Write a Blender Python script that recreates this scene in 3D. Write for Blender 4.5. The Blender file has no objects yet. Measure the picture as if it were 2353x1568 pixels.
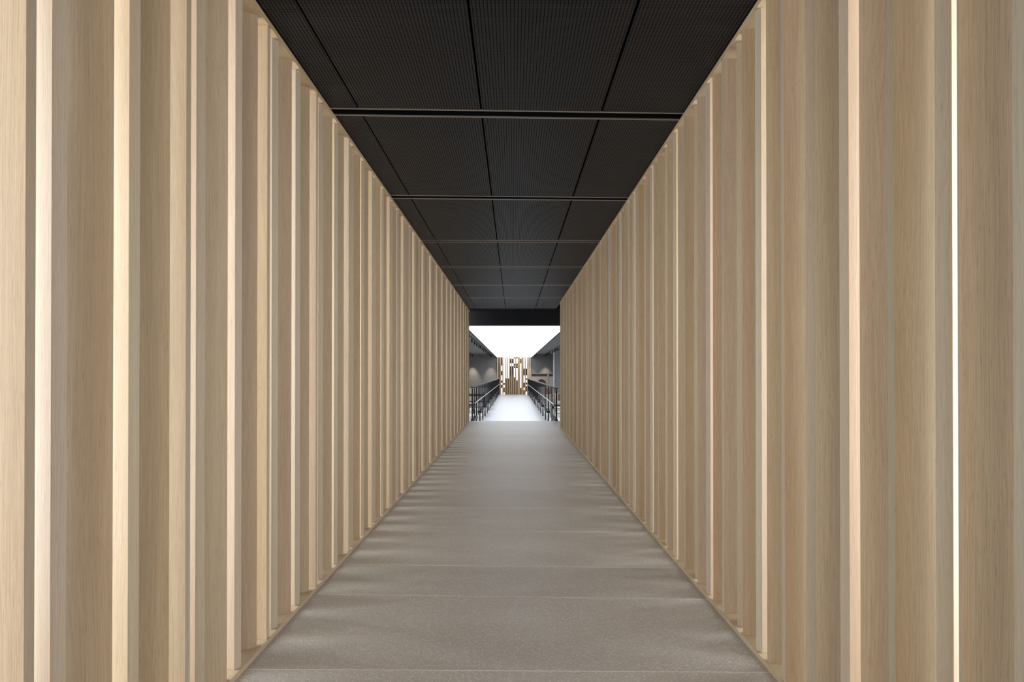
import bpy, bmesh, math, random
from mathutils import Vector, Matrix
random.seed(7)
SC = bpy.context.scene
COL = SC.collection

# ------------------------------------------------------------------ camera, world, light, exposure
FPX, CX, CY = 1950.0, 1179.5, 858.5          # focal length and vanishing point in photo pixels
EYE = 1.35
cam_d = bpy.data.cameras.new('camera')
cam = bpy.data.objects.new('camera', cam_d)
COL.objects.link(cam)
PITCH = 0.39
cam.location = (0, 0, EYE)
cam.rotation_euler = Matrix.Rotation(math.radians(90 + PITCH), 3, 'X').to_euler()
cam_d.sensor_width = 36.0
cam_d.lens = FPX / 2353 * 36.0
cam_d.shift_x = -(CX - 1176.5) / 2353
cam_d.shift_y = (CY - 784 - FPX * math.tan(math.radians(PITCH))) / 2353
cam_d.clip_end = 300
SC.camera = cam

w = bpy.data.worlds.new('world'); SC.world = w; w.use_nodes = True
w.node_tree.nodes['Background'].inputs[0].default_value = (1.0, 0.98, 0.95, 1)
w.node_tree.nodes['Background'].inputs[1].default_value = 1.25

def area(name, loc, rot, sx, sy, power, col):
    d = bpy.data.lights.new(name, 'AREA'); d.shape = 'RECTANGLE'
    d.size = sx; d.size_y = sy; d.energy = power; d.color = col
    o = bpy.data.objects.new(name, d); COL.objects.link(o)
    o.location = loc; o.rotation_euler = [math.radians(a) for a in rot]
    return o
WX = 2.75                                     # the glazed side walls of the galleries
# daylight slants along the galleries: one source outside each window bay
BAY = 2.0
def daylight(side, sgn, y0, y1, phi, power, col):
    n = int((y1 - y0) / BAY)
    for i in range(n):
        o = area('daylight_window_' + side, (sgn * (WX + .85), y0 + BAY * (i + .5), 1.55), (90, 0, sgn * (90 - phi)), 1.9, 2.9,
                 power * (1 - .26 * min(1, max(0, (y0 + BAY * i - 4) / 9))), col)     # lamp power tapers off to darken the far fins
        o.data.spread = math.radians(180)
daylight('left', -1, -4.0, 24.0, 15, 121, (.955, 1.0, 1.055))
daylight('right', 1, -4.0, 21.2, 15, 112, (.96, .97, 1.0))
area('entrance_fill', (0, -4.12, 1.6), (90, 0, 0), 5.0, 2.9, 340, (1.0, .82, .65))  # warm fill lamp added behind the camera, outside the unseen entrance glazing

SC.view_settings.view_transform = 'Standard'
SC.view_settings.look = 'None'
SC.view_settings.exposure = 0.0
SC.view_settings.gamma = 1.0
SC.view_settings.use_curve_mapping = False
SC.cycles.use_denoising = True
SC.cycles.max_bounces = 10
SC.cycles.diffuse_bounces = 6
SC.cycles.glossy_bounces = 4
SC.cycles.sample_clamp_indirect = 6

# ------------------------------------------------------------------ materials
class NT:
    def __init__(s, name):
        s.m = bpy.data.materials.new(name); s.m.use_nodes = True
        s.t = s.m.node_tree; s.b = s.t.nodes['Principled BSDF']
    def n(s, typ, **kw):
        x = s.t.nodes.new(typ)
        for k, v in kw.items(): setattr(x, k, v)
        return x
    def l(s, a, b): s.t.links.new(a, b)
    def set(s, **kw):
        for k, v in kw.items(): s.b.inputs[k.replace('_', ' ')].default_value = v
    def math(s, op, a, b=None, c=None):
        x = s.n('ShaderNodeMath', operation=op)
        for i, v in enumerate((a, b, c)):
            if v is None: continue
            if isinstance(v, (int, float)): x.inputs[i].default_value = v
            else: s.l(v, x.inputs[i])
        return x.outputs[0]
    def mix(s, f, a, b, mode='MIX'):
        x = s.n('ShaderNodeMix', data_type='RGBA', blend_type=mode)
        for i, v in ((0, f), (6, a), (7, b)):
            if isinstance(v, (int, float)): x.inputs[i].default_value = v
            elif isinstance(v, tuple): x.inputs[i].default_value = v if len(v) == 4 else v + (1,)
            else: s.l(v, x.inputs[i])
        return x.outputs[2]
    def ramp(s, f, p0, p1):
        x = s.n('ShaderNodeMapRange', clamp=True)
        x.inputs[1].default_value = p0; x.inputs[2].default_value = p1
        s.l(f, x.inputs[0]); return x.outputs[0]

def flat_mat(name, col, rough=.6, metal=0.0, spec=.4):
    t = NT(name); t.set(Base_Color=col + (1,), Roughness=rough, Metallic=metal)
    t.b.inputs['Specular IOR Level'].default_value = spec
    # a faint mottling so that no surface is perfectly even
    tc = t.n('ShaderNodeTexCoord'); no = t.n('ShaderNodeTexNoise'); no.inputs['Scale'].default_value = 9
    no.inputs['Detail'].default_value = 4
    t.l(tc.outputs['Object'], no.inputs['Vector'])
    f = t.ramp(no.outputs[0], .25, .75)
    t.l(t.mix(f, tuple(c * .93 for c in col), tuple(min(1, c * 1.06) for c in col)), t.b.inputs['Base Color'])
    return t.m

def wood_mat(name, base, dark, axis='Z', rough=.5, vary=.10, tint=True):
    """straight grained oak veneer, the grain runs along the given object axis"""
    t = NT(name); t.set(Roughness=rough); t.b.inputs['Specular IOR Level'].default_value = .3
    tc = t.n('ShaderNodeTexCoord'); oi = t.n('ShaderNodeObjectInfo')
    add = t.n('ShaderNodeVectorMath', operation='MULTIPLY_ADD')
    comb = t.n('ShaderNodeCombineXYZ')
    for i in range(3): t.l(oi.outputs['Random'], comb.inputs[i])
    t.l(comb.outputs[0], add.inputs[0]); add.inputs[1].default_value = (37, 53, 71)
    wn = t.n('ShaderNodeTexNoise'); wn.inputs['Scale'].default_value = 1; wn.inputs['Detail'].default_value = 1
    wm = t.n('ShaderNodeMapping'); wsc = [5.0] * 3; wsc['XYZ'.index(axis)] = .8; wm.inputs['Scale'].default_value = wsc
    ws = t.n('ShaderNodeVectorMath', operation='ADD'); t.l(tc.outputs['Object'], ws.inputs[0])
    wr = t.n('ShaderNodeVectorMath', operation='SCALE'); wr.inputs['Scale'].default_value = 91
    t.l(comb.outputs[0], wr.inputs[0]); t.l(wr.outputs[0], ws.inputs[1]); t.l(ws.outputs[0], wm.inputs['Vector'])
    t.l(wm.outputs[0], wn.inputs['Vector'])
    wa = t.n('ShaderNodeVectorMath', operation='MULTIPLY_ADD'); t.l(wn.outputs['Color'], wa.inputs[0])
    wa.inputs[1].default_value = (.05, .05, .05); t.l(tc.outputs['Object'], wa.inputs[2])
    t.l(wa.outputs[0], add.inputs[2])
    def noise(sc_long, sc_across, detail, rough_=.55, dist=0.0):
        mp = t.n('ShaderNodeMapping')
        s = [sc_across] * 3; s['XYZ'.index(axis)] = sc_long
        mp.inputs['Scale'].default_value = s
        t.l(add.outputs[0], mp.inputs['Vector'])
        no = t.n('ShaderNodeTexNoise'); no.inputs['Scale'].default_value = 1
        no.inputs['Detail'].default_value = detail; no.inputs['Roughness'].default_value = rough_
        no.inputs['Distortion'].default_value = dist
        t.l(mp.outputs[0], no.inputs['Vector']); return no.outputs[0]
    broad = t.ramp(noise(.55, 14, 3, .5, .25), .3, .7)
    fine = t.ramp(noise(1.6, 380, 4, .6), .35, .7)
    fibre = t.ramp(noise(5.0, 620, 2, .5), .3, .75)
    pore = t.ramp(noise(16, 1000, 2, .5), .60, .70)
    c = t.mix(t.math('MULTIPLY', broad, .50), base, dark)
    c = t.mix(t.math('MULTIPLY', fine, .55), c, tuple(x * .80 for x in dark))
    c = t.mix(t.math('MULTIPLY', fibre, .25), c, tuple(min(1, x * 1.10) for x in base))
    c = t.mix(t.math('MULTIPLY', pore, .5), c, tuple(x * .55 for x in dark))
    hs = t.n('ShaderNodeHueSaturation')
    t.l(c, hs.inputs['Color'])
    r = oi.outputs['Random']
    t.l(t.math('MULTIPLY_ADD', r, vary, 1 - vary * .5), hs.inputs['Value'])
    if tint:
        r2 = t.math('FRACT', t.math('MULTIPLY', r, 17.31))
        t.l(t.math('MULTIPLY_ADD', r2, .012, .494), hs.inputs['Hue'])
        r3 = t.math('FRACT', t.math('MULTIPLY', r, 43.7))
        t.l(t.math('MULTIPLY_ADD', r3, .22, .86), hs.inputs['Saturation'])
    t.l(hs.outputs[0], t.b.inputs['Base Color'])
    bp = t.n('ShaderNodeBump'); bp.inputs['Strength'].default_value = .12; bp.inputs['Distance'].default_value = .001
    t.l(fine, bp.inputs['Height']); t.l(bp.outputs[0], t.b.inputs['Normal'])
    return t.m

OAK_B, OAK_D = (.505, .397, .270), (.365, .252, .160)
M_OAK = wood_mat('pale_oak', OAK_B, OAK_D, 'Z')
M_OAKE = wood_mat('pale_oak_edge', (.50, .424, .318), (.395, .318, .230), 'Z', vary=.10)
M_OAKY = wood_mat('pale_oak_rail', OAK_B, OAK_D, 'Y', vary=.04)
M_OAKF = wood_mat('honey_oak', (.60, .46, .31), (.46, .32, .19), 'Z', vary=.25)
M_WALNUT = wood_mat('dark_walnut', (.05, .028, .018), (.022, .012, .009), 'Z', vary=.3)
M_BROWN = wood_mat('brown_oak', (.36, .22, .11), (.17, .09, .04), 'Z', vary=.4)
M_TABLE = wood_mat('smoked_oak', (.07, .05, .042), (.035, .026, .022), 'X')

def floor_mat(name, tone, off0):
    t = NT(name); t.b.inputs['Specular IOR Level'].default_value = .35
    tc = t.n('ShaderNodeTexCoord')
    def noise(sc, detail, vec=None, rough=.6):
        no = t.n('ShaderNodeTexNoise'); no.inputs['Detail'].default_value = detail
        no.inputs['Roughness'].default_value = rough
        mp = t.n('ShaderNodeMapping'); mp.inputs['Scale'].default_value = sc; mp.inputs['Location'].default_value = (off0, off0 * 2, 0)
        no.inputs['Scale'].default_value = 1
        t.l(tc.outputs['Object'], mp.inputs['Vector']); t.l(mp.outputs[0], no.inputs['Vector'])
        return no.outputs[0]
    cloud = t.ramp(noise((1.3, 2.0, 1), 5), .32, .68)
    mid = t.ramp(noise((35, 45, 1), 4), .3, .72)
    grit = t.ramp(noise((260, 300, 1), 3), .3, .7)
    c = t.mix(cloud, (.392, .360, .322), (.446, .425, .396))
    c = t.mix(t.math('MULTIPLY', mid, .48), c, (.325, .290, .258))
    c = t.mix(t.math('MULTIPLY', grit, .32), c, (.23, .205, .178))
    # pale chips of irregular outline, a few mm long
    def chips(scale, rot, size, keep, off):
        mp = t.n('ShaderNodeMapping'); mp.inputs['Scale'].default_value = scale
        mp.inputs['Rotation'].default_value = (0, 0, rot); mp.inputs['Location'].default_value = (off, off * .7, 0)
        wob = t.n('ShaderNodeTexNoise'); wob.inputs['Scale'].default_value = 60
        t.l(tc.outputs['Object'], wob.inputs['Vector'])
        av = t.n('ShaderNodeVectorMath', operation='MULTIPLY_ADD')
        t.l(wob.outputs['Color'], av.inputs[0]); av.inputs[1].default_value = (.010,) * 3
        t.l(tc.outputs['Object'], av.inputs[2]); t.l(av.outputs[0], mp.inputs['Vector'])
        vo = t.n('ShaderNodeTexVoronoi'); vo.inputs['Scale'].default_value = 1; vo.voronoi_dimensions = '2D'
        t.l(mp.outputs[0], vo.inputs['Vector'])
        sep = t.n('ShaderNodeSeparateColor'); t.l(vo.outputs['Color'], sep.inputs[0])
        return t.math('MULTIPLY', t.math('LESS_THAN', vo.outputs['Distance'], size),
                      t.math('GREATER_THAN', sep.outputs[0], keep))
    for sc, rot, size, keep, off, col in (((40, 115, 1), .2, .20, .80, 0, (.80, .74, .66)),
                                          ((38, 120, 1), -.5,   .17, .82, 3.3, (.70, .65, .58)),
                                          ((70, 130, 1), .9, .20, .84, 7.1, (.82, .76, .68)),
                                          ((60, 150, 1), -.1, .20, .80, 11.7, (.13, .115, .10))):
        c = t.mix(t.math('MULTIPLY', chips(sc, rot, size, keep, off + off0), .7), c, col)
    c = t.mix(1.0, c, (tone, tone, tone), 'MULTIPLY')
    t.l(c, t.b.inputs['Base Color'])
    t.l(t.math('MULTIPLY_ADD', mid, .08, .40), t.b.inputs['Roughness'])
    bp = t.n('ShaderNodeBump'); bp.inputs['Strength'].default_value = .05; bp.inputs['Distance'].default_value = .001
    t.l(mid, bp.inputs['Height']); t.l(bp.outputs[0], t.b.inputs['Normal'])
    return t.m
M_FLOORS = [floor_mat('taupe_stone_tile_%s' % n_, a_, b_) for n_, a_, b_ in (('a', 1.0, 0), ('b', 1.05, 13.7), ('c', .955, 29.1))]
M_GROUT = flat_mat('pale_grout', (.72, .68, .62), .8)

def mesh_mat():
    """black expanded metal: staggered strands over dark openings"""
    t = NT('black_expanded_metal')
    tc = t.n('ShaderNodeTexCoord')
    br = t.n('ShaderNodeTexBrick'); br.offset = 0.0
    br.inputs['Scale'].default_value = 1
    br.inputs['Brick Width'].default_value = .0185; br.inputs['Row Height'].default_value = .0125
    br.inputs['Mortar Size'].default_value = .0024; br.inputs['Mortar Smooth'].default_value = .25
    t.l(tc.outputs['Object'], br.inputs['Vector'])
    f = br.outputs['Fac']
    t.l(t.mix(f, (.0085, .0105, .0155), (.0025, .0025, .003)), t.b.inputs['Base Color'])
    t.l(t.math('MULTIPLY_ADD', f, .4, .42), t.b.inputs['Roughness'])
    t.l(t.math('MULTIPLY_ADD', f, -.24, .28), t.b.inputs['Specular IOR Level'])
    bp = t.n('ShaderNodeBump'); bp.inputs['Strength'].default_value = .5; bp.inputs['Distance'].default_value = .002
    bp.invert = True
    t.l(f, bp.inputs['Height']); t.l(bp.outputs[0], t.b.inputs['Normal'])
    return t.m
M_MESH = mesh_mat()
M_BLACK = flat_mat('matt_black', (.004, .004, .005), .8, 0, .1)
M_FLANGE = flat_mat('dark_anodised_edge', (.30, .29, .28), .35, .7)
M_WHITE = flat_mat('white_plaster', (.82, .81, .79), .8)
M_FRAME = flat_mat('dark_window_frame', (.05, .05, .05), .5)
M_BULK = flat_mat('black_plaster', (.010, .010, .014), .8)
M_GREY = flat_mat('grey_plaster', (.27, .26, .25), .85)
M_GREYC = flat_mat('grey_ceiling_board', (.22, .22, .228), .8)
M_WALK = flat_mat('white_terrazzo', (.66, .66, .685), .35)
M_WJOINT = flat_mat('pale_joint', (.58, .58, .60), .6)
M_SIDEF = flat_mat('white_showroom_floor', (.78, .77, .75), .5)
M_RAIL = flat_mat('black_powder_coat', (.012, .012, .015), .45, .3)
M_RAILTOP = flat_mat('graphite_steel', (.05, .055, .075), .22, .8)
M_STEEL = flat_mat('brushed_steel', (.62, .62, .65), .3, .9)
M_LINEN = flat_mat('cream_linen', (.72, .69, .62), .9)
M_BLUSH = flat_mat('blush_lacquer', (.62, .54, .50), .6)
M_FRAMEP = flat_mat('pale_panel_frame', (.60, .50, .42), .6)
M_MAUVE = flat_mat('mauve_felt', (.24, .20, .19), .9)
M_RUST = flat_mat('rust_leather', (.10, .035, .022), .5)
M_CUSH = flat_mat('brown_felt', (.20, .13, .115), .9)
M_COLUMN = flat_mat('grey_column_paint', (.26, .265, .275), .8)
M_COLEDGE = flat_mat('light_grey_trim', (.50, .51, .54), .6)

def emis(name, col, s):
    t = NT(name)
    t.set(Base_Color=(.8, .8, .8, 1)); t.b.inputs['Emission Color'].default_value = col + (1,)
    t.b.inputs['Emission Strength'].default_value = s
    return t.m
M_LUM = emis('luminous_stretch_ceiling', (.87, .935, 1.0), 2.0)
M_LWALL = emis('glowing_white_wall', (.98, .98, 1.0), 1.6)  # wall given its own emission to whiten the gaps between the battens
M_SPOT = emis('spot_lens', (1, .92, .82), 3.0)

def glass_mat():
    t = NT('window_glass')
    tr = t.n('ShaderNodeBsdfTransparent'); tr.inputs[0].default_value = (.97, .98, .98, 1)
    gl = t.n('ShaderNodeBsdfGlossy'); gl.inputs['Roughness'].default_value = .02
    mx = t.n('ShaderNodeMixShader'); mx.inputs[0].default_value = .05
    t.l(tr.outputs[0], mx.inputs[1]); t.l(gl.outputs[0], mx.inputs[2])
    t.l(mx.outputs[0], t.t.nodes['Material Output'].inputs[0])
    return t.m
M_GLASS = glass_mat()

# ------------------------------------------------------------------ mesh helpers
def box(bm, x0, x1, y0, y1, z0, z1, mi=0):
    v = [bm.verts.new(p) for p in ((x0, y0, z0), (x1, y0, z0), (x1, y1, z0), (x0, y1, z0),
                                   (x0, y0, z1), (x1, y0, z1), (x1, y1, z1), (x0, y1, z1))]
    fs = []
    for q in ((0, 3, 2, 1), (4, 5, 6, 7), (0, 1, 5, 4), (1, 2, 6, 5), (2, 3, 7, 6), (3, 0, 4, 7)):
        f = bm.faces.new([v[i] for i in q]); f.material_index = mi; fs.append(f)
    return v
def quadprism(bm, pts, z0, z1, mi=0):
    a = [bm.verts.new((p[0], p[1], z0)) for p in pts]
    b = [bm.verts.new((p[0], p[1], z1)) for p in pts]
    n = len(pts)
    fs = [bm.faces.new(a[::-1]), bm.faces.new(b)]
    for i in range(n):
        fs.append(bm.faces.new((a[i], a[(i + 1) % n], b[(i + 1) % n], b[i])))
    for f in fs: f.material_index = mi
def cyl(bm, p0, p1, r, n=14, r2=None):
    p0, p1 = Vector(p0), Vector(p1); d = (p1 - p0).normalized()
    u = d.orthogonal().normalized(); v = d.cross(u); r2 = r if r2 is None else r2
    a = [bm.verts.new(p0 + (u * math.cos(t) + v * math.sin(t)) * r) for t in [2 * math.pi * i / n for i in range(n)]]
    b = [bm.verts.new(p1 + (u * math.cos(t) + v * math.sin(t)) * r2) for t in [2 * math.pi * i / n for i in range(n)]]
    bm.faces.new(a[::-1]); bm.faces.new(b)
    for i in range(n): bm.faces.new((a[i], a[(i + 1) % n], b[(i + 1) % n], b[i]))
def mesh(name, bm, mats, bevel=0.0, seg=2, smooth=False):
    if bevel:
        bmesh.ops.bevel(bm, geom=list(bm.edges), offset=bevel, segments=seg, affect='EDGES', profile=.5)
    bmesh.ops.recalc_face_normals(bm, faces=bm.faces)
    me = bpy.data.meshes.new(name); bm.to_mesh(me); bm.free()
    for m in (mats if isinstance(mats, (list, tuple)) else [mats]): me.materials.append(m)
    if smooth:
        for p in me.polygons: p.use_smooth = True
    return me
def obj(name, bm_or_me, mats=None, parent=None, loc=(0, 0, 0), rz=0.0, bevel=0.0, smooth=False, seg=2):
    me = bm_or_me if isinstance(bm_or_me, bpy.types.Mesh) else mesh(name, bm_or_me, mats, bevel, seg, smooth)
    o = bpy.data.objects.new(name, me); COL.objects.link(o)
    o.location = loc; o.rotation_euler = (0, 0, rz)
    if parent: o.parent = parent
    return o
def boxobj(name, b, mat, parent=None, bevel=0.0, seg=2):
    bm = bmesh.new(); box(bm, *b); return obj(name, bm, mat, parent, bevel=bevel, seg=seg)
def tag(o, label, cat, group=None):
    o['label'] = label; o['category'] = cat
    if group: o['group'] = group
    return o
def empty(name, loc, label, cat, group=None, rz=0):
    o = bpy.data.objects.new(name, None); COL.objects.link(o)
    o.location = loc; o.rotation_euler = (0, 0, rz)
    return tag(o, label, cat, group)
def struct(o, label=None, cat=None):
    o['kind'] = 'structure'
    if label: tag(o, label, cat)
    return o
def px(x, y, d):
    return ((x - CX) * d / FPX, d, EYE - (y - CY) * d / FPX)
ORD = ['first', 'second', 'third', 'fourth', 'fifth', 'sixth', 'seventh', 'eighth', 'ninth', 'tenth', 'eleventh',
       'twelfth', 'thirteenth', 'fourteenth', 'fifteenth', 'sixteenth', 'seventeenth', 'eighteenth', 'nineteenth']
TENS = ['', '', 'twent', 'thirt', 'fort', 'fift', 'sixt', 'sevent', 'eight', 'ninet']
def ordinal(n):                       # 1-based
    if n < 20: return ORD[n - 1]
    if n < 100:
        return TENS[n // 10] + ('ieth' if n % 10 == 0 else 'y-' + ORD[n % 10 - 1])
    return 'hundredth' if n == 100 else 'hundred-and-' + ordinal(n - 100)

# ------------------------------------------------------------------ setting of the corridor
HP = EYE * .9815                       # eye height over the base rail's top
RAIL_T = EYE - HP                      # 25 mm
CEIL = EYE + 1.7726                    # underside of the ceiling panels
Y_END_L, Y_END_R, Y_FLOOR = 23.75, 21.25, 24.04
BACK = -4.0

# floor with its joints
joints = [(-3.8, 0), (-2.54, 0), (-1.26, 0), (.02, 0), (1.3, 0), (2.58, 0), (3.86, -.018), (5.137, -.053), (5.945, -.045),
          (7.27, -.04), (8.556, 0), (9.86, 0), (11.2, 0), (12.5, 0), (13.8, 0), (15.1, 0), (16.4, 0), (17.7, 0), (19., 0),
          (20.2, 0), (21.5, 0), (22.8, 0)]
bm = bmesh.new()
FX = WX
prev = [(-FX, BACK), (FX, BACK)]
G = .0032
TI = [0, 1, 2, 0, 2, 0, 1, 0, 2, 1, 0, 2, 1, 0, 1, 2, 0, 1, 2, 0, 1, 0, 2]
for ji, (jy, k) in enumerate(joints):
    k2 = k
    quadprism(bm, prev + [(FX, jy + k2 * 1.3 - G), (1.3, jy + k2 * 1.3 - G), (-1.3, jy - k2 * 1.3 - G), (-FX, jy - k2 * 1.3 - G)], -.2, 0, TI[ji])
    quadprism(bm, [(-FX, jy - k2 * 1.3 - G), (-1.3, jy - k2 * 1.3 - G), (1.3, jy + k2 * 1.3 - G), (FX, jy + k2 * 1.3 - G),
                   (FX, jy + k2 * 1.3 + G), (1.3, jy + k2 * 1.3 + G), (-1.3, jy - k2 * 1.3 + G), (-FX, jy - k2 * 1.3 + G)], -.2, -.0001, 3)
    prev = [(-FX, jy - k2 * 1.3 + G), (-1.3, jy - k2 * 1.3 + G), (1.3, jy + k2 * 1.3 + G), (FX, jy + k2 * 1.3 + G)]
quadprism(bm, prev + [(FX, Y_FLOOR), (-FX, Y_FLOOR)], -.2, 0, 0)
struct(obj('floor', bm, M_FLOORS + [M_GROUT]))

# slab over everything, gallery ceilings, window walls
boxsl = bmesh.new(); box(boxsl, -WX - .1, WX + .1, BACK, 24.4, CEIL + .16, CEIL + .30)
struct(obj('ceiling', boxsl, M_BLACK))
bm = bmesh.new(); box(bm, -WX, -1.455, BACK, 24.1, CEIL + .02, CEIL + .155); struct(obj('ceiling_left', bm, M_WHITE))
bm = bmesh.new(); box(bm, 1.40, WX, BACK, 24.1, CEIL + .02, CEIL + .155); struct(obj('ceiling_right', bm, M_WHITE))

def window(name, sgn, y0, y1):
    bm = bmesh.new(); x0, x1 = sorted((sgn * WX, sgn * (WX + .08)))
    box(bm, x0, x1, y0, y1, 0, .06); box(bm, x0, x1, y0, y1, CEIL - .04, CEIL + .16)
    n = int((y1 - y0) / 1.9)
    for i in range(n + 1):
        y = y0 + (y1 - y0 - .05) * i / n
        box(bm, x0, x1, y, y + .05, .06, CEIL - .04)
    o = struct(obj(name, bm, M_FRAME))
    xm = (x0 + x1) / 2
    for i in range(n):
        a = y0 + (y1 - y0 - .05) * i / n + .05; b = y0 + (y1 - y0 - .05) * (i + 1) / n
        p = bmesh.new(); box(p, xm - .004, xm + .004, a, b, .06, CEIL - .04)
        obj('pane', p, M_GLASS, o)
window('window_1', -1, BACK, 24.05)
window('window_2', 1, BACK, 21.25)
# unseen entrance glazing, added to house the warm fill lamp behind the camera
bm = bmesh.new()
box(bm, -WX, WX, BACK - .08, BACK, 0, .06); box(bm, -WX, WX, BACK - .08, BACK, CEIL - .04, CEIL + .16)
for i in range(6):
    x = -WX + (2 * WX - .06) * i / 5
    box(bm, x, x + .06, BACK - .08, BACK, .06, CEIL - .04)
o = struct(obj('added_window', bm, M_FRAME))
for i in range(5):
    a = -WX + (2 * WX - .06) * i / 5 + .06; b = -WX + (2 * WX - .06) * (i + 1) / 5
    p = bmesh.new(); box(p, a, b, BACK - .044, BACK - .036, .06, CEIL - .04); obj('pane', p, M_GLASS, o)
# unseen walls added to stop window light crossing in at the near end
for nm, a, b, y1 in (('wall_blocker_left', -1.45, -1.23, 1.80), ('wall_blocker_right', 1.165, 1.385, 1.58)):
    bm = bmesh.new(); box(bm, a, b, BACK, y1, 0, CEIL + .02); struct(obj(nm, bm, M_GREY))
# gallery end walls, against the showroom
bm = bmesh.new(); box(bm, -WX - .1, -1.46, 24.06, 24.3, -1.0, 3.9); struct(obj('wall_gallery_left', bm, M_GREY))
bm = bmesh.new(); box(bm, 1.42, WX + .1, 21.25, 21.4, 0, CEIL + .02); box(bm, 1.42, 1.55, 21.4, 24.3, 0, CEIL + .02)
struct(obj('wall_gallery_right', bm, M_WHITE))

# ------------------------------------------------------------------ oak rails and fins
def rail(name, x0, x1, y0, y1, z0, z1, label, first):
    bm = bmesh.new(); ys = [y0]
    y = first
    while y < y1 - .2:
        if y > y0 + .2: ys.append(y)
        y += 1.0494
    ys.append(y1)
    for a, b in zip(ys, ys[1:]): box(bm, x0, x1, a + .0006, b - .0006, z0, z1)
    return tag(obj(name, bm, M_OAKY), label, 'rail')
XL0, XL1 = -1.450, -1.2215
XR0, XR1 = 1.158, 1.390
TOP0 = CEIL - .030
Y0L, Y0R = 1.95, 1.6
J0 = 3.06 * EYE
rail('base_rail', XL0, XL1, Y0L, Y_END_L, 0, RAIL_T, 'thin pale oak rail on the floor under the fins of the left wall', J0 - 2 * 1.0494)
rail('base_rail', XR0, XR1, Y0R, Y_END_R, 0, RAIL_T, 'thin pale oak rail on the floor under the fins of the right wall', J0 - 2 * 1.0494 + .4)
rail('head_rail', XL0, XL1, Y0L, Y_END_L, TOP0, CEIL - .004, 'thin pale oak rail under the black ceiling, over the left wall fins', J0 - 2 * 1.0494)
rail('head_rail', XR0, XR1, Y0R, Y_END_R, TOP0, CEIL - .004, 'thin pale oak rail under the black ceiling, over the right wall fins', J0 - 2 * 1.0494 + .4)

FL, FS = .160 * HP, .0345 * HP         # fin width and thickness
bm = bmesh.new(); box(bm, -FL / 2, FL / 2, -FS / 2, FS / 2, RAIL_T, TOP0)
FIN = mesh('oak_fin', bm, [M_OAK, M_OAKE], .0012, 1)
for p_ in FIN.polygons:                # the narrow edges carry a paler edge veneer
    if abs(p_.normal.x) > .9: p_.material_index = 1
ANG = [0, -28, 21, -22, 43]
TURN = ['set square', 'narrow edge turned inward', 'broad face turned inward',
        'narrow edge turned inward', 'broad face turned inward']
TURN_R = ['set square', 'broad face turned inward', 'narrow edge turned inward',
          'broad face turned inward', 'narrow edge turned inward']
PITCH_Y = 1.0487 / 5
JIT = {'left': (0, 0, 0, .019, .012), 'right': (.003, .005, .011, .002, .022)}
def fins(side, xc, ya, i0, yend, turns):
    n = 0; i = i0
    while ya + PITCH_Y * i < yend - .05:
        n += 1
        o = obj('oak_fin', FIN, loc=(xc, ya + PITCH_Y * i + JIT[side][i % 5], 0), rz=math.radians(ANG[i % 5]))
        tag(o, 'oak fin %s from the near end of the %s wall, %s' % (ordinal(n), side, turns[i % 5]), 'fin',
            'oak fins of the %s wall' % side)
        i += 1
fins('left', -1.334, 2.158, 0, Y_END_L, TURN)
fins('right', 1.268, 2.606, -3, Y_END_R, TURN_R)

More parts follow.
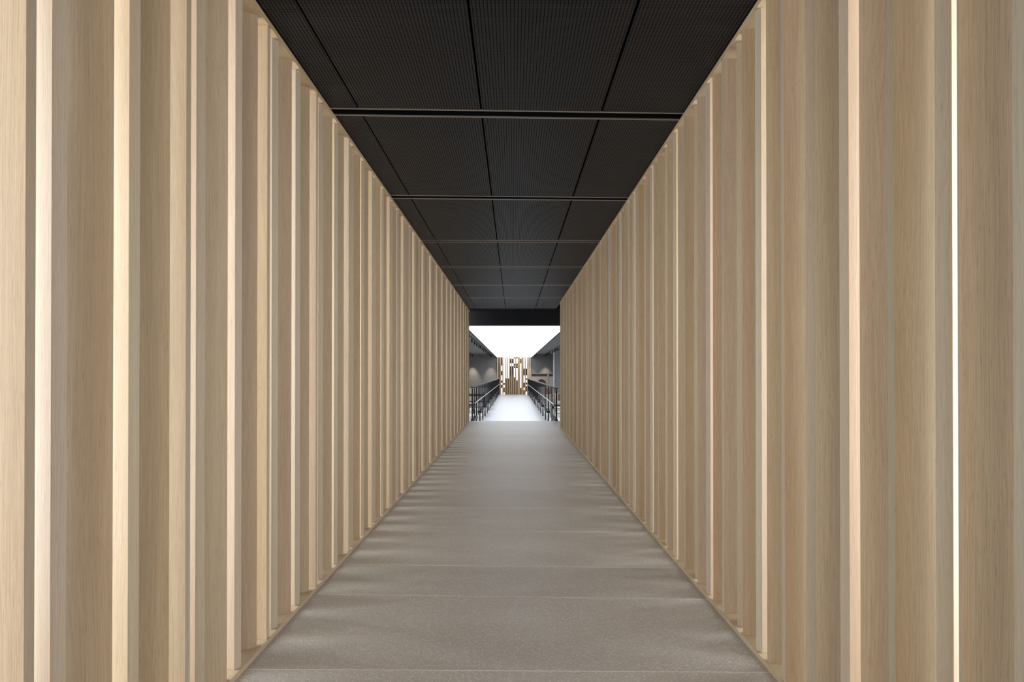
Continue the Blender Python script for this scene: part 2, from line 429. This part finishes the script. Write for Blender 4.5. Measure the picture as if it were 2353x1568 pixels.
# ------------------------------------------------------------------ black ceiling: mesh panels and slots
HC = CEIL - EYE
COLS = [-.675, -.5826, -.1224, .3377, .655]
COLX = [c * HC for c in COLS]
SLOT = [(.17, .0), (2.98, .046), (5.785, .046), (8.556, .048), (11.35, .003), (14.14, 0), (16.98, 0), (19.8, 0), (22.70, 0)]
def sy(i, x): return SLOT[i][0] + SLOT[i][1] * x
SW = .066                               # half width of a slot
FW = .016                               # its bright edge trims
CN = ['narrow left edge column', 'left column', 'middle column', 'right column']
xl, xr = -1.2415, 1.178
COLX[0], COLX[4] = xl, xr
for i in range(len(SLOT)):
    # slot i
    e = empty('ceiling_slot', (0, SLOT[i][0], CEIL), 'black slot with two thin trims across the ceiling, %s from the camera'
              % ordinal(max(1, i - 1)), 'ceiling slot', 'slots across the black ceiling') if i >= 2 else None
    if e:
        bm = bmesh.new(); k = SLOT[i][1]
        quadprism(bm, [(xl, k * xl - SW), (xr, k * xr - SW), (xr, k * xr + SW), (xl, k * xl + SW)], .125, .135)
        obj('slot_back', bm, M_BLACK, e)
        for s in (-1, 1):
            bm = bmesh.new()
            a, b = sorted((s * SW, s * (SW + FW)))
            quadprism(bm, [(xl, k * xl + a), (xr, k * xr + a), (xr, k * xr + b), (xl, k * xl + b)], -.004, .004)
            obj('edge_trim', bm, M_FLANGE, e)
            bm = bmesh.new(); a, b = sorted((s * SW, s * (SW + .004)))
            quadprism(bm, [(xl, k * xl + a), (xr, k * xr + a), (xr, k * xr + b), (xl, k * xl + b)], .0041, .125)
            obj('slot_side', bm, M_BLACK, e)
    # the row of panels beyond slot i
    if i == 0: continue
    last = i == len(SLOT) - 1
    for c in range(4):
        a, b = COLX[c], COLX[c + 1]
        ga = .006 if c > 0 else 0; gb = .006 if c < 3 else 0
        if c == 2: ga, gb = .008, .010
        x0, x1 = a + ga, b - gb
        y0a, y0b = sy(i, x0) + SW + FW + .003, sy(i, x1) + SW + FW + .003
        y1a, y1b = (24.05, 24.05) if last else (sy(i + 1, x0) - SW - FW - .003, sy(i + 1, x1) - SW - FW - .003)
        cx, cy = (x0 + x1) / 2, (y0a + y1b) / 2
        bm = bmesh.new()
        quadprism(bm, [(x0 - cx, y0a - cy), (x1 - cx, y0b - cy), (x1 - cx, y1b - cy), (x0 - cx, y1a - cy)], 0, .03)
        o = obj('ceiling_panel', bm, M_MESH, loc=(cx, cy, CEIL))
        tag(o, 'black perforated metal ceiling panel, %s, %s row from the camera' % (CN[c], ordinal(i)), 'ceiling panel',
            'black ceiling panels')

# ------------------------------------------------------------------ showroom beyond the corridor
FAR = 71.2
WZ = EYE - 48.5 * FAR / FPX            # level of the white walkway, about 0.42 m lower
SZ = -.55                              # showroom floor at its sides
SX = 9.0
LZ = EYE + 37.5 * FAR / FPX            # luminous ceiling
SC_Z = 2.95                            # grey ceiling
bm = bmesh.new(); box(bm, -SX, SX, 24.1, 24.5, LZ + .004, 4.0); struct(obj('trim_1', bm, M_BULK))
# walkway
WL, WR = -1.30, 1.36
bm = bmesh.new(); y = 24.04
while y < FAR + 1.4:
    box(bm, WL, WR, y, min(y + 2.4, FAR + 1.5) - .006, SZ - .15, WZ, 0)
    box(bm, WL, WR, min(y + 2.4, FAR + 1.5) - .006, min(y + 2.4, FAR + 1.5), SZ - .15, WZ - .0008, 1)
    y += 2.4
tag(obj('walkway', bm, [M_WALK, M_WJOINT]), 'long brightly lit white walkway beyond the end of the grey floor', 'walkway')
bm = bmesh.new(); box(bm, -1.46, 1.42, Y_FLOOR, Y_FLOOR + .03, WZ - .1, .002)
struct(obj('trim_2', bm, M_WALK))
bm = bmesh.new(); box(bm, -SX, WL, 24.1, FAR + 3, SZ - .1, SZ); struct(obj('floor_left', bm, M_SIDEF))
bm = bmesh.new(); box(bm, WR, SX, 24.1, FAR + 3, SZ - .1, SZ); struct(obj('floor_right', bm, M_SIDEF))
for nm, a, b in (('wall_left', -SX - .1, -SX), ('wall_right', SX, SX + .1)):
    bm = bmesh.new(); box(bm, a, b, 24.1, FAR + 3, SZ - .1, SC_Z + .2); struct(obj(nm, bm, M_GREY))
# back wall either side of the screen
bm = bmesh.new(); box(bm, -SX, px(1142, 0, FAR)[0], FAR + .1, FAR + .3, SZ - .1, SC_Z + .2); struct(obj('wall_back_left', bm, M_GREY))
bm = bmesh.new(); box(bm, px(1219.5, 0, FAR)[0], SX, FAR + .1, FAR + .3, SZ - .1, SC_Z + .2); struct(obj('wall_back_right', bm, M_GREY))
# grey side ceilings with shadow grooves
LX0, LX1 = -1.385, 1.53
for nm, a, b in (('ceiling_showroom_left', -SX, LX0 - .06), ('ceiling_showroom_right', LX1 + .06, SX)):
    bm = bmesh.new(); y = 24.5
    while y < FAR + .1:
        box(bm, a, b, y, min(y + 2.7, FAR + .1) - .09, SC_Z, SC_Z + .12)
        y += 2.7
    box(bm, a, b, 24.5, FAR + .3, SC_Z + .12, SC_Z + .2)
    struct(obj(nm, bm, M_GREYC))
# luminous ceiling
e = empty('luminous_ceiling', (0, 48, LZ), 'glowing white stretch ceiling over the far walkway', 'ceiling light')
bm = bmesh.new(); box(bm, LX0, LX1, 24.55 - 48, FAR + .02 - 48, 0, .02); obj('diffuser', bm, M_LUM, e)
bm = bmesh.new()
box(bm, LX0 - .05, LX0, 24.55 - 48, FAR + .05 - 48, -.01, SC_Z - LZ + .1); box(bm, LX1, LX1 + .05, 24.55 - 48, FAR + .05 - 48, -.01, SC_Z - LZ + .1)
obj('frame', bm, M_BULK, e)

# balustrades
def balustrade(x, side, z_top, z_hand):
    s = -1 if side == 'left' else 1
    e = empty('balustrade', (x, 24.2, WZ), 'black metal balustrade with slim bars along the %s edge of the white walkway' % side,
              'balustrade', 'balustrades beside the walkway')
    top = z_top - WZ; hand = z_hand - WZ; low = .45
    L = FAR - .4 - 24.2
    n = 17; st = L / n
    for i in range(n):
        bm = bmesh.new(); box(bm, -.055, .055, i * st + .01, (i + 1) * st - .03, top - .04, top)
        obj('top_rail', bm, M_RAILTOP, e)
        if i % 2 == 0:
            bm = bmesh.new(); box(bm, -.05, .05, i * st, (i + 1) * st - .2, low - .07, low); obj('bottom_rail', bm, M_RAIL, e)
    bm = bmesh.new(); cyl(bm, (-s * .08, 0, hand), (-s * .08, L, hand), .014, 10); obj('handrail', bm, M_STEEL, e, smooth=False)
    for i in range(n + 1):
        bm = bmesh.new(); box(bm, -.022, .022, i * st - .022, i * st + .022, 0, top - .05); obj('post', bm, M_RAIL, e)
        bm = bmesh.new(); box(bm, min(-s * .08, 0), max(-s * .08, 0), i * st - .008, i * st + .008, hand - .03, hand - .014); obj('handrail_bracket', bm, M_RAIL, e)
    for i in range(n):
        bm = bmesh.new(); y = (i + .5) * st
        box(bm, -.014, .014, y - .014, y + .014, low - .07, top - .05); obj('bar', bm, M_RAIL, e)
balustrade(-1.168, 'left', .965, .503)
balustrade(1.228, 'right', .945, .47)

# far screen of upright battens in front of a glowing white wall
SX0, SX1 = px(1142, 0, FAR)[0], px(1219.5, 0, FAR)[0]
def cxp(u): return px(1135 + u / 15.68, 0, FAR)[0]
def czp(v): return px(0, 812 + v / 15.68, FAR)[2]
bm = bmesh.new(); box(bm, SX0 + .02, SX1 - .02, FAR + 1.0, FAR + 1.04, WZ, LZ + .1)
tag(obj('glowing_panel', bm, M_LWALL), 'glowing white wall panel behind the far screen of battens', 'light panel')
battens = [(110, 165), (200, 262), (300, 342), (385, 424), (456, 500), (540, 580), (614, 650), (692, 724), (762, 804),
           (852, 945), (988, 1068), (1106, 1146), (1192, 1236), (1240, 1318)]
zt, zb = LZ - .002, WZ
for i, (a, b) in enumerate(battens):
    bm = bmesh.new(); box(bm, cxp(a), cxp(b), FAR - .02, FAR + .10, zb, zt)
    tag(obj('screen_batten', bm, M_OAKF), 'upright honey oak batten in the far screen, %s from the left' % ordinal(i + 1), 'batten',
        'battens of the far screen')
gaps = [(166, 199, [(130, 1475, 0)]),
        (263, 299, [(130, 450, 0), (640, 805, 0), (985, 1070, 0), (1140, 1250, 0)]),
        (343, 384, [(1075, 1145, 0), (1240, 1420, 1)]),
        (425, 455, [(905, 1475, 1)]),
        (501, 539, [(905, 1475, 1)]),
        (581, 613, [(203, 362, 0), (470, 800, 0), (800, 1475, 1)]),
        (651, 691, [(203, 362, 0), (466, 772, 0), (772, 1475, 1)]),
        (725, 761, [(130, 188, 0), (376, 460, 0), (468, 540, 0), (870, 1475, 1)]),
        (805, 851, [(130, 188, 0), (376, 460, 0), (468, 540, 0), (975, 1475, 1)]),
        (946, 987, [(200, 365, 1), (1250, 1475, 1)]),
        (1069, 1105, [(550, 808, 0), (1062, 1245, 0), (1330, 1475, 1)]),
        (1147, 1191, [(550, 808, 0), (905, 960, 0), (1062, 1140, 0), (1180, 1390, 1)])]
for gi, (a, b, segs) in enumerate(gaps):
    for si, (v0, v1, kind) in enumerate(segs):
        bm = bmesh.new(); z1, z0 = (zt if v0 <= 130 else czp(v0)), (zb if v1 >= 1470 else czp(v1))
        box(bm, cxp(a) - .02, cxp(b) + .02, FAR + .0998, FAR + .28, z0, z1)
        where = 'its only block' if len(segs) == 1 else ordinal(si + 1) + ' block down'
        tag(obj('screen_block', bm, M_BROWN if kind else M_WALNUT),
            '%s wood block in the far screen, %s gap from the left, %s' % ('brown' if kind else 'dark', ordinal(gi + 1), where), 'block',
            'wood blocks between the far battens')

# ------------------------------------------------------------------ track lights
def spot_proto():
    bm = bmesh.new(); cyl(bm, (0, 0, -.05), (0, .02, -.19), .034, 14); head = mesh('head', bm, M_RAIL)
    bm = bmesh.new(); cyl(bm, (0, .0201, -.1905), (0, .0203, -.192), .028, 14); lens = mesh('lens', bm, M_SPOT)
    bm = bmesh.new(); cyl(bm, (0, 0, 0), (0, 0, -.06), .012, 8); stem = mesh('stem', bm, M_RAIL)
    return head, lens, stem
HEAD, LENS, STEM = spot_proto()
def spot(x, y, label, group):
    e = empty('track_spotlight', (x, y, SC_Z - .04), label, 'spotlight', group)
    obj('head', HEAD, parent=e); obj('lens', LENS, parent=e); obj('stem', STEM, parent=e)
def track(x, y0, y1, label):
    bm = bmesh.new(); box(bm, x - .02, x + .02, y0, y1, SC_Z - .04, SC_Z - .0005)
    tag(obj('light_track', bm, M_RAIL), label, 'light track', 'light tracks on the grey ceilings')
XT = -1.85
track(XT, 33, 71, 'black light track on the grey ceiling left of the glowing ceiling')
for i, x in enumerate((1084.2, 1090.2, 1095.6, 1100.3, 1103.7, 1108.1, 1111.5, 1115, 1118, 1121, 1124, 1126.5, 1128.3)):
    y = XT * FPX / (x - CX)
    spot(XT, y, 'small black spotlight on the track left of the glowing ceiling, %s from the camera' % ordinal(i + 1), 'spotlights of the left track')
XT2 = -3.35
track(XT2, 62, 71, 'black light track farthest left on the grey ceiling')
for i, x in enumerate((1082, 1085.6)):
    spot(XT2, XT2 * FPX / (x - CX), 'small black spotlight at far left by the back wall, %s from the camera' % ordinal(i + 1), 'spotlights of the far left track')
XT3 = 2.65
track(XT3, 46, 71, 'black light track on the grey ceiling right of the glowing ceiling')
for i, x in enumerate((1287.5, 1282, 1277.7, 1273.8, 1270.2, 1265, 1261.6, 1258.7, 1256.2, 1253.3)):
    spot(XT3, XT3 * FPX / (x - CX), 'small black spotlight on the track right of the glowing ceiling, %s from the camera' % ordinal(i + 1), 'spotlights of the right track')
def wash(name, x, power):
    d = bpy.data.lights.new(name, 'SPOT'); d.energy = power; d.color = (1, .86, .72); d.spot_size = math.radians(50); d.spot_blend = .9
    d.shadow_soft_size = .04
    o = bpy.data.objects.new(name, d); COL.objects.link(o); o.location = (x, FAR - .62, SC_Z - .24)
    o.rotation_euler = (math.radians(17), 0, 0)
wash('wall_washer', px(1086, 0, FAR)[0], 230); wash('wall_washer', px(1128, 0, FAR)[0], 150); wash('wall_washer', px(1253, 0, FAR)[0], 170)
wash('wall_washer', px(1215, 0, FAR)[0] + .2, 90)

def downlight(x, y, power):
    d = bpy.data.lights.new('track_lamp', 'SPOT'); d.energy = power; d.color = (1, .95, .88); d.spot_size = math.radians(78); d.spot_blend = .6
    d.shadow_soft_size = .05
    o = bpy.data.objects.new('track_lamp', d); COL.objects.link(o); o.location = (x, y, SC_Z - .24)
for y in (33, 39, 45, 51, 57, 63): downlight(XT - 1.1, y, 270)
for y in (35, 41, 47, 53, 59, 65): downlight(XT3 + .6, y, 270)

# ------------------------------------------------------------------ showroom furniture seen past the balustrades
# column on the right
d = 55.0
x0, x1 = px(1275, 0, d)[0], px(1275, 0, d)[0] + .62
e = empty('column', (0, d, SZ), 'square grey column with a lighter edge behind the right balustrade', 'column')
bm = bmesh.new(); box(bm, x0, x1, 0, .6, 0, SC_Z - SZ); obj('shaft', bm, M_COLUMN, e)
bm = bmesh.new(); box(bm, x0 - .085, x0, -.02, .6, 0, SC_Z - SZ); obj('edge_trim', bm, M_COLEDGE, e)
# two blush panels with a shelf
def panel(x0, x1, d, label):
    e = empty('display_panel', ((x0 + x1) / 2, d, SZ), label, 'display panel', 'blush panels by the back wall')
    w2 = (x1 - x0) / 2; top = EYE - SZ
    bm = bmesh.new(); t = .04
    box(bm, -w2, -w2 + t, 0, .30, 0, top); box(bm, w2 - t, w2, 0, .30, 0, top); box(bm, -w2, w2, 0, .30, top - t, top)
    obj('frame', bm, M_FRAMEP, e)
    bm = bmesh.new(); box(bm, -w2 + t, w2 - t, .24, .28, top - .24, top - t); obj('recess_back', bm, M_MAUVE, e)
    bm = bmesh.new(); box(bm, -w2 + t, w2 - t, .02, .28, 0, top - .24); obj('front_board', bm, M_BLUSH, e)
d = 68.0
panel(px(1220.8, 0, d)[0], px(1258.9, 0, d)[0], d, 'blush display panel with a dark recess, beside the screen of battens')
panel(px(1260.8, 0, d)[0], px(1299, 0, d)[0], d, 'blush display panel with a dark recess, half behind the grey column')
# round backed chair in front of the first panel
d = 66.0
c = px(1244.5, 0, d)
e = empty('lounge_chair', (c[0], d, SZ), 'dark brown chair with a round back before the blush panel', 'chair')
bm = bmesh.new(); r = .37; zc = px(0, 872, d)[2] - SZ - r; N = 20
pts = [(r * math.cos(math.pi * i / N), zc + r * math.sin(math.pi * i / N)) for i in range(N + 1)] + [(-r, .42), (r, .42)]
a = [bm.verts.new((p[0], .30, p[1])) for p in pts]; b = [bm.verts.new((p[0], .38, p[1])) for p in pts]
bm.faces.new(a); bm.faces.new(b[::-1])
for i in range(len(pts)): bm.faces.new((a[i], b[i], b[(i + 1) % len(pts)], a[(i + 1) % len(pts)]))
obj('backrest', bm, M_RUST, e)
bm = bmesh.new(); box(bm, -.36, .36, -.36, .30, .32, .44); obj('seat', bm, M_RUST, e, bevel=.03)
for sx_ in (-1, 1):
    for sy_ in (-1, 1):
        bm = bmesh.new(); cyl(bm, (sx_ * .29, sy_ * .26, 0), (sx_ * .27, sy_ * .24, .33), .018, 8); obj('leg', bm, M_RAIL, e)

def sofa(x0, x1, d, label, seat, back, ncush, mat=None):
    mat = mat or M_LINEN
    e = empty('sofa', ((x0 + x1) / 2, d, SZ), label, 'sofa')
    w2 = (x1 - x0) / 2
    bm = bmesh.new(); box(bm, -w2, w2, -.45, .45, .14, seat - .14); obj('base', bm, mat, e, bevel=.02)
    bm = bmesh.new(); box(bm, -w2, w2, .25, .45, seat - .14, back); obj('backrest', bm, mat, e, bevel=.04)
    for s in (-1, 1):
        bm = bmesh.new(); a, b = sorted((s * w2, s * (w2 - .16))); box(bm, a, b, -.45, .25, seat - .14, seat + .16); obj('armrest', bm, mat, e, bevel=.03)
    iw = 2 * w2 - .34
    for k in range(ncush):
        a = -iw / 2 + iw * k / ncush
        bm = bmesh.new(); box(bm, a + .01, a + iw / ncush - .01, -.45, .24, seat - .138, seat); obj('seat_cushion', bm, mat, e, bevel=.035)
    for sx_ in (-1, 1):
        for sy_ in (-1, 1):
            bm = bmesh.new(); cyl(bm, (sx_ * (w2 - .1), sy_ * .38, 0), (sx_ * (w2 - .1), sy_ * .38, .15), .025, 8); obj('leg', bm, M_RAIL, e)
    return e
def cushion(x, d, z, label, mat, s=.42, rz=0):
    bm = bmesh.new(); bmesh.ops.create_cube(bm, size=1)
    bmesh.ops.subdivide_edges(bm, edges=bm.edges, cuts=5, use_grid_fill=True)
    for v in bm.verts:
        q = max(0, 1 - (2 * abs(v.co.x)) ** 3) * max(0, 1 - (2 * abs(v.co.z)) ** 3)
        v.co = Vector((v.co.x * s, v.co.y * (.03 + .13 * q), v.co.z * s))
    o = obj('cushion', bm, mat, loc=(x, d, z + s / 2), smooth=True)
    o.rotation_euler = (math.radians(-14), 0, rz)
    return tag(o, label, 'cushion')
def table(x0, x1, y0, y1, h, th, label, mat, legm=None):
    e = empty('table', ((x0 + x1) / 2, (y0 + y1) / 2, SZ), label, 'table')
    a, b = (x1 - x0) / 2, (y1 - y0) / 2
    bm = bmesh.new(); box(bm, -a, a, -b, b, h - th, h); obj('tabletop', bm, mat, e, bevel=.008)
    for sx_ in (-1, 1):
        for sy_ in (-1, 1):
            bm = bmesh.new(); box(bm, sx_ * (a - .1) - .025, sx_ * (a - .1) + .025, sy_ * (b - .1) - .025, sy_ * (b - .1) + .025, 0, h - th)
            obj('leg', bm, legm or M_RAIL, e)
# right: white sofa, low black table
sofa(2.05, 3.9, 46.0, 'cream sofa behind the right balustrade', .42, .80, 2)
cushion(2.62, 46.05, SZ + .42, 'brown cushion on the cream sofa', M_CUSH)
table(1.95, 2.95, 40.0, 41.0, .40, .05, 'low black table beside the right balustrade', M_RAIL)
sofa(1.75, 3.3, 60.0, 'pale sofa farther back, in front of the blush panels', .42, .95, 2)
cushion(2.50, 60.0, SZ + .42, 'mauve cushion standing on the far pale sofa', M_CUSH, .5)
# left: cream cabinets, long dark table, chair
def cabinet(x0, x1, d, h, label):
    e = empty('sideboard', ((x0 + x1) / 2, d, SZ), label, 'sideboard', 'cream sideboards behind the left balustrade')
    w2 = (x1 - x0) / 2
    bm = bmesh.new(); box(bm, -w2, w2, 0, .5, .06, h); obj('carcass', bm, M_LINEN, e)
    n = max(2, round(2 * w2 / .45))
    for k in range(n):
        a = -w2 + 2 * w2 * k / n
        bm = bmesh.new(); box(bm, a + .012, a + 2 * w2 / n - .012, -.022, -.001, .08, h - .02); dr = obj('door', bm, M_LINEN, e)
        bm = bmesh.new(); box(bm, a + .05, a + .064, -.04, -.0225, h * .5, h * .5 + .2); obj('handle', bm, M_RAIL, dr)
    bm = bmesh.new(); box(bm, -w2 + .04, w2 - .04, .03, .47, 0, .06); obj('plinth', bm, M_RAIL, e)
cabinet(-2.95, -1.55, 56.0, .93, 'cream sideboard with narrow doors behind the left balustrade, nearest to the camera')
cabinet(-3.1, -1.6, 62.0, .80, 'cream sideboard behind the left balustrade, farther from the camera')
table(-3.6, -1.55, 47.4, 48.6, .72, .10, 'long dark table behind the left balustrade', M_TABLE)
e = empty('stool', (-1.98, 40.0, SZ), 'small rust leather stool at the end of the left wall', 'stool')
bm = bmesh.new(); cyl(bm, (0, 0, .36), (0, 0, .46), .20, 20); obj('seat', bm, M_RUST, e)
for k in range(4):
    t = math.pi / 4 + k * math.pi / 2
    bm = bmesh.new(); cyl(bm, (.17 * math.cos(t), .17 * math.sin(t), 0), (.13 * math.cos(t), .13 * math.sin(t), .37), .016, 8); obj('leg', bm, M_RAIL, e)
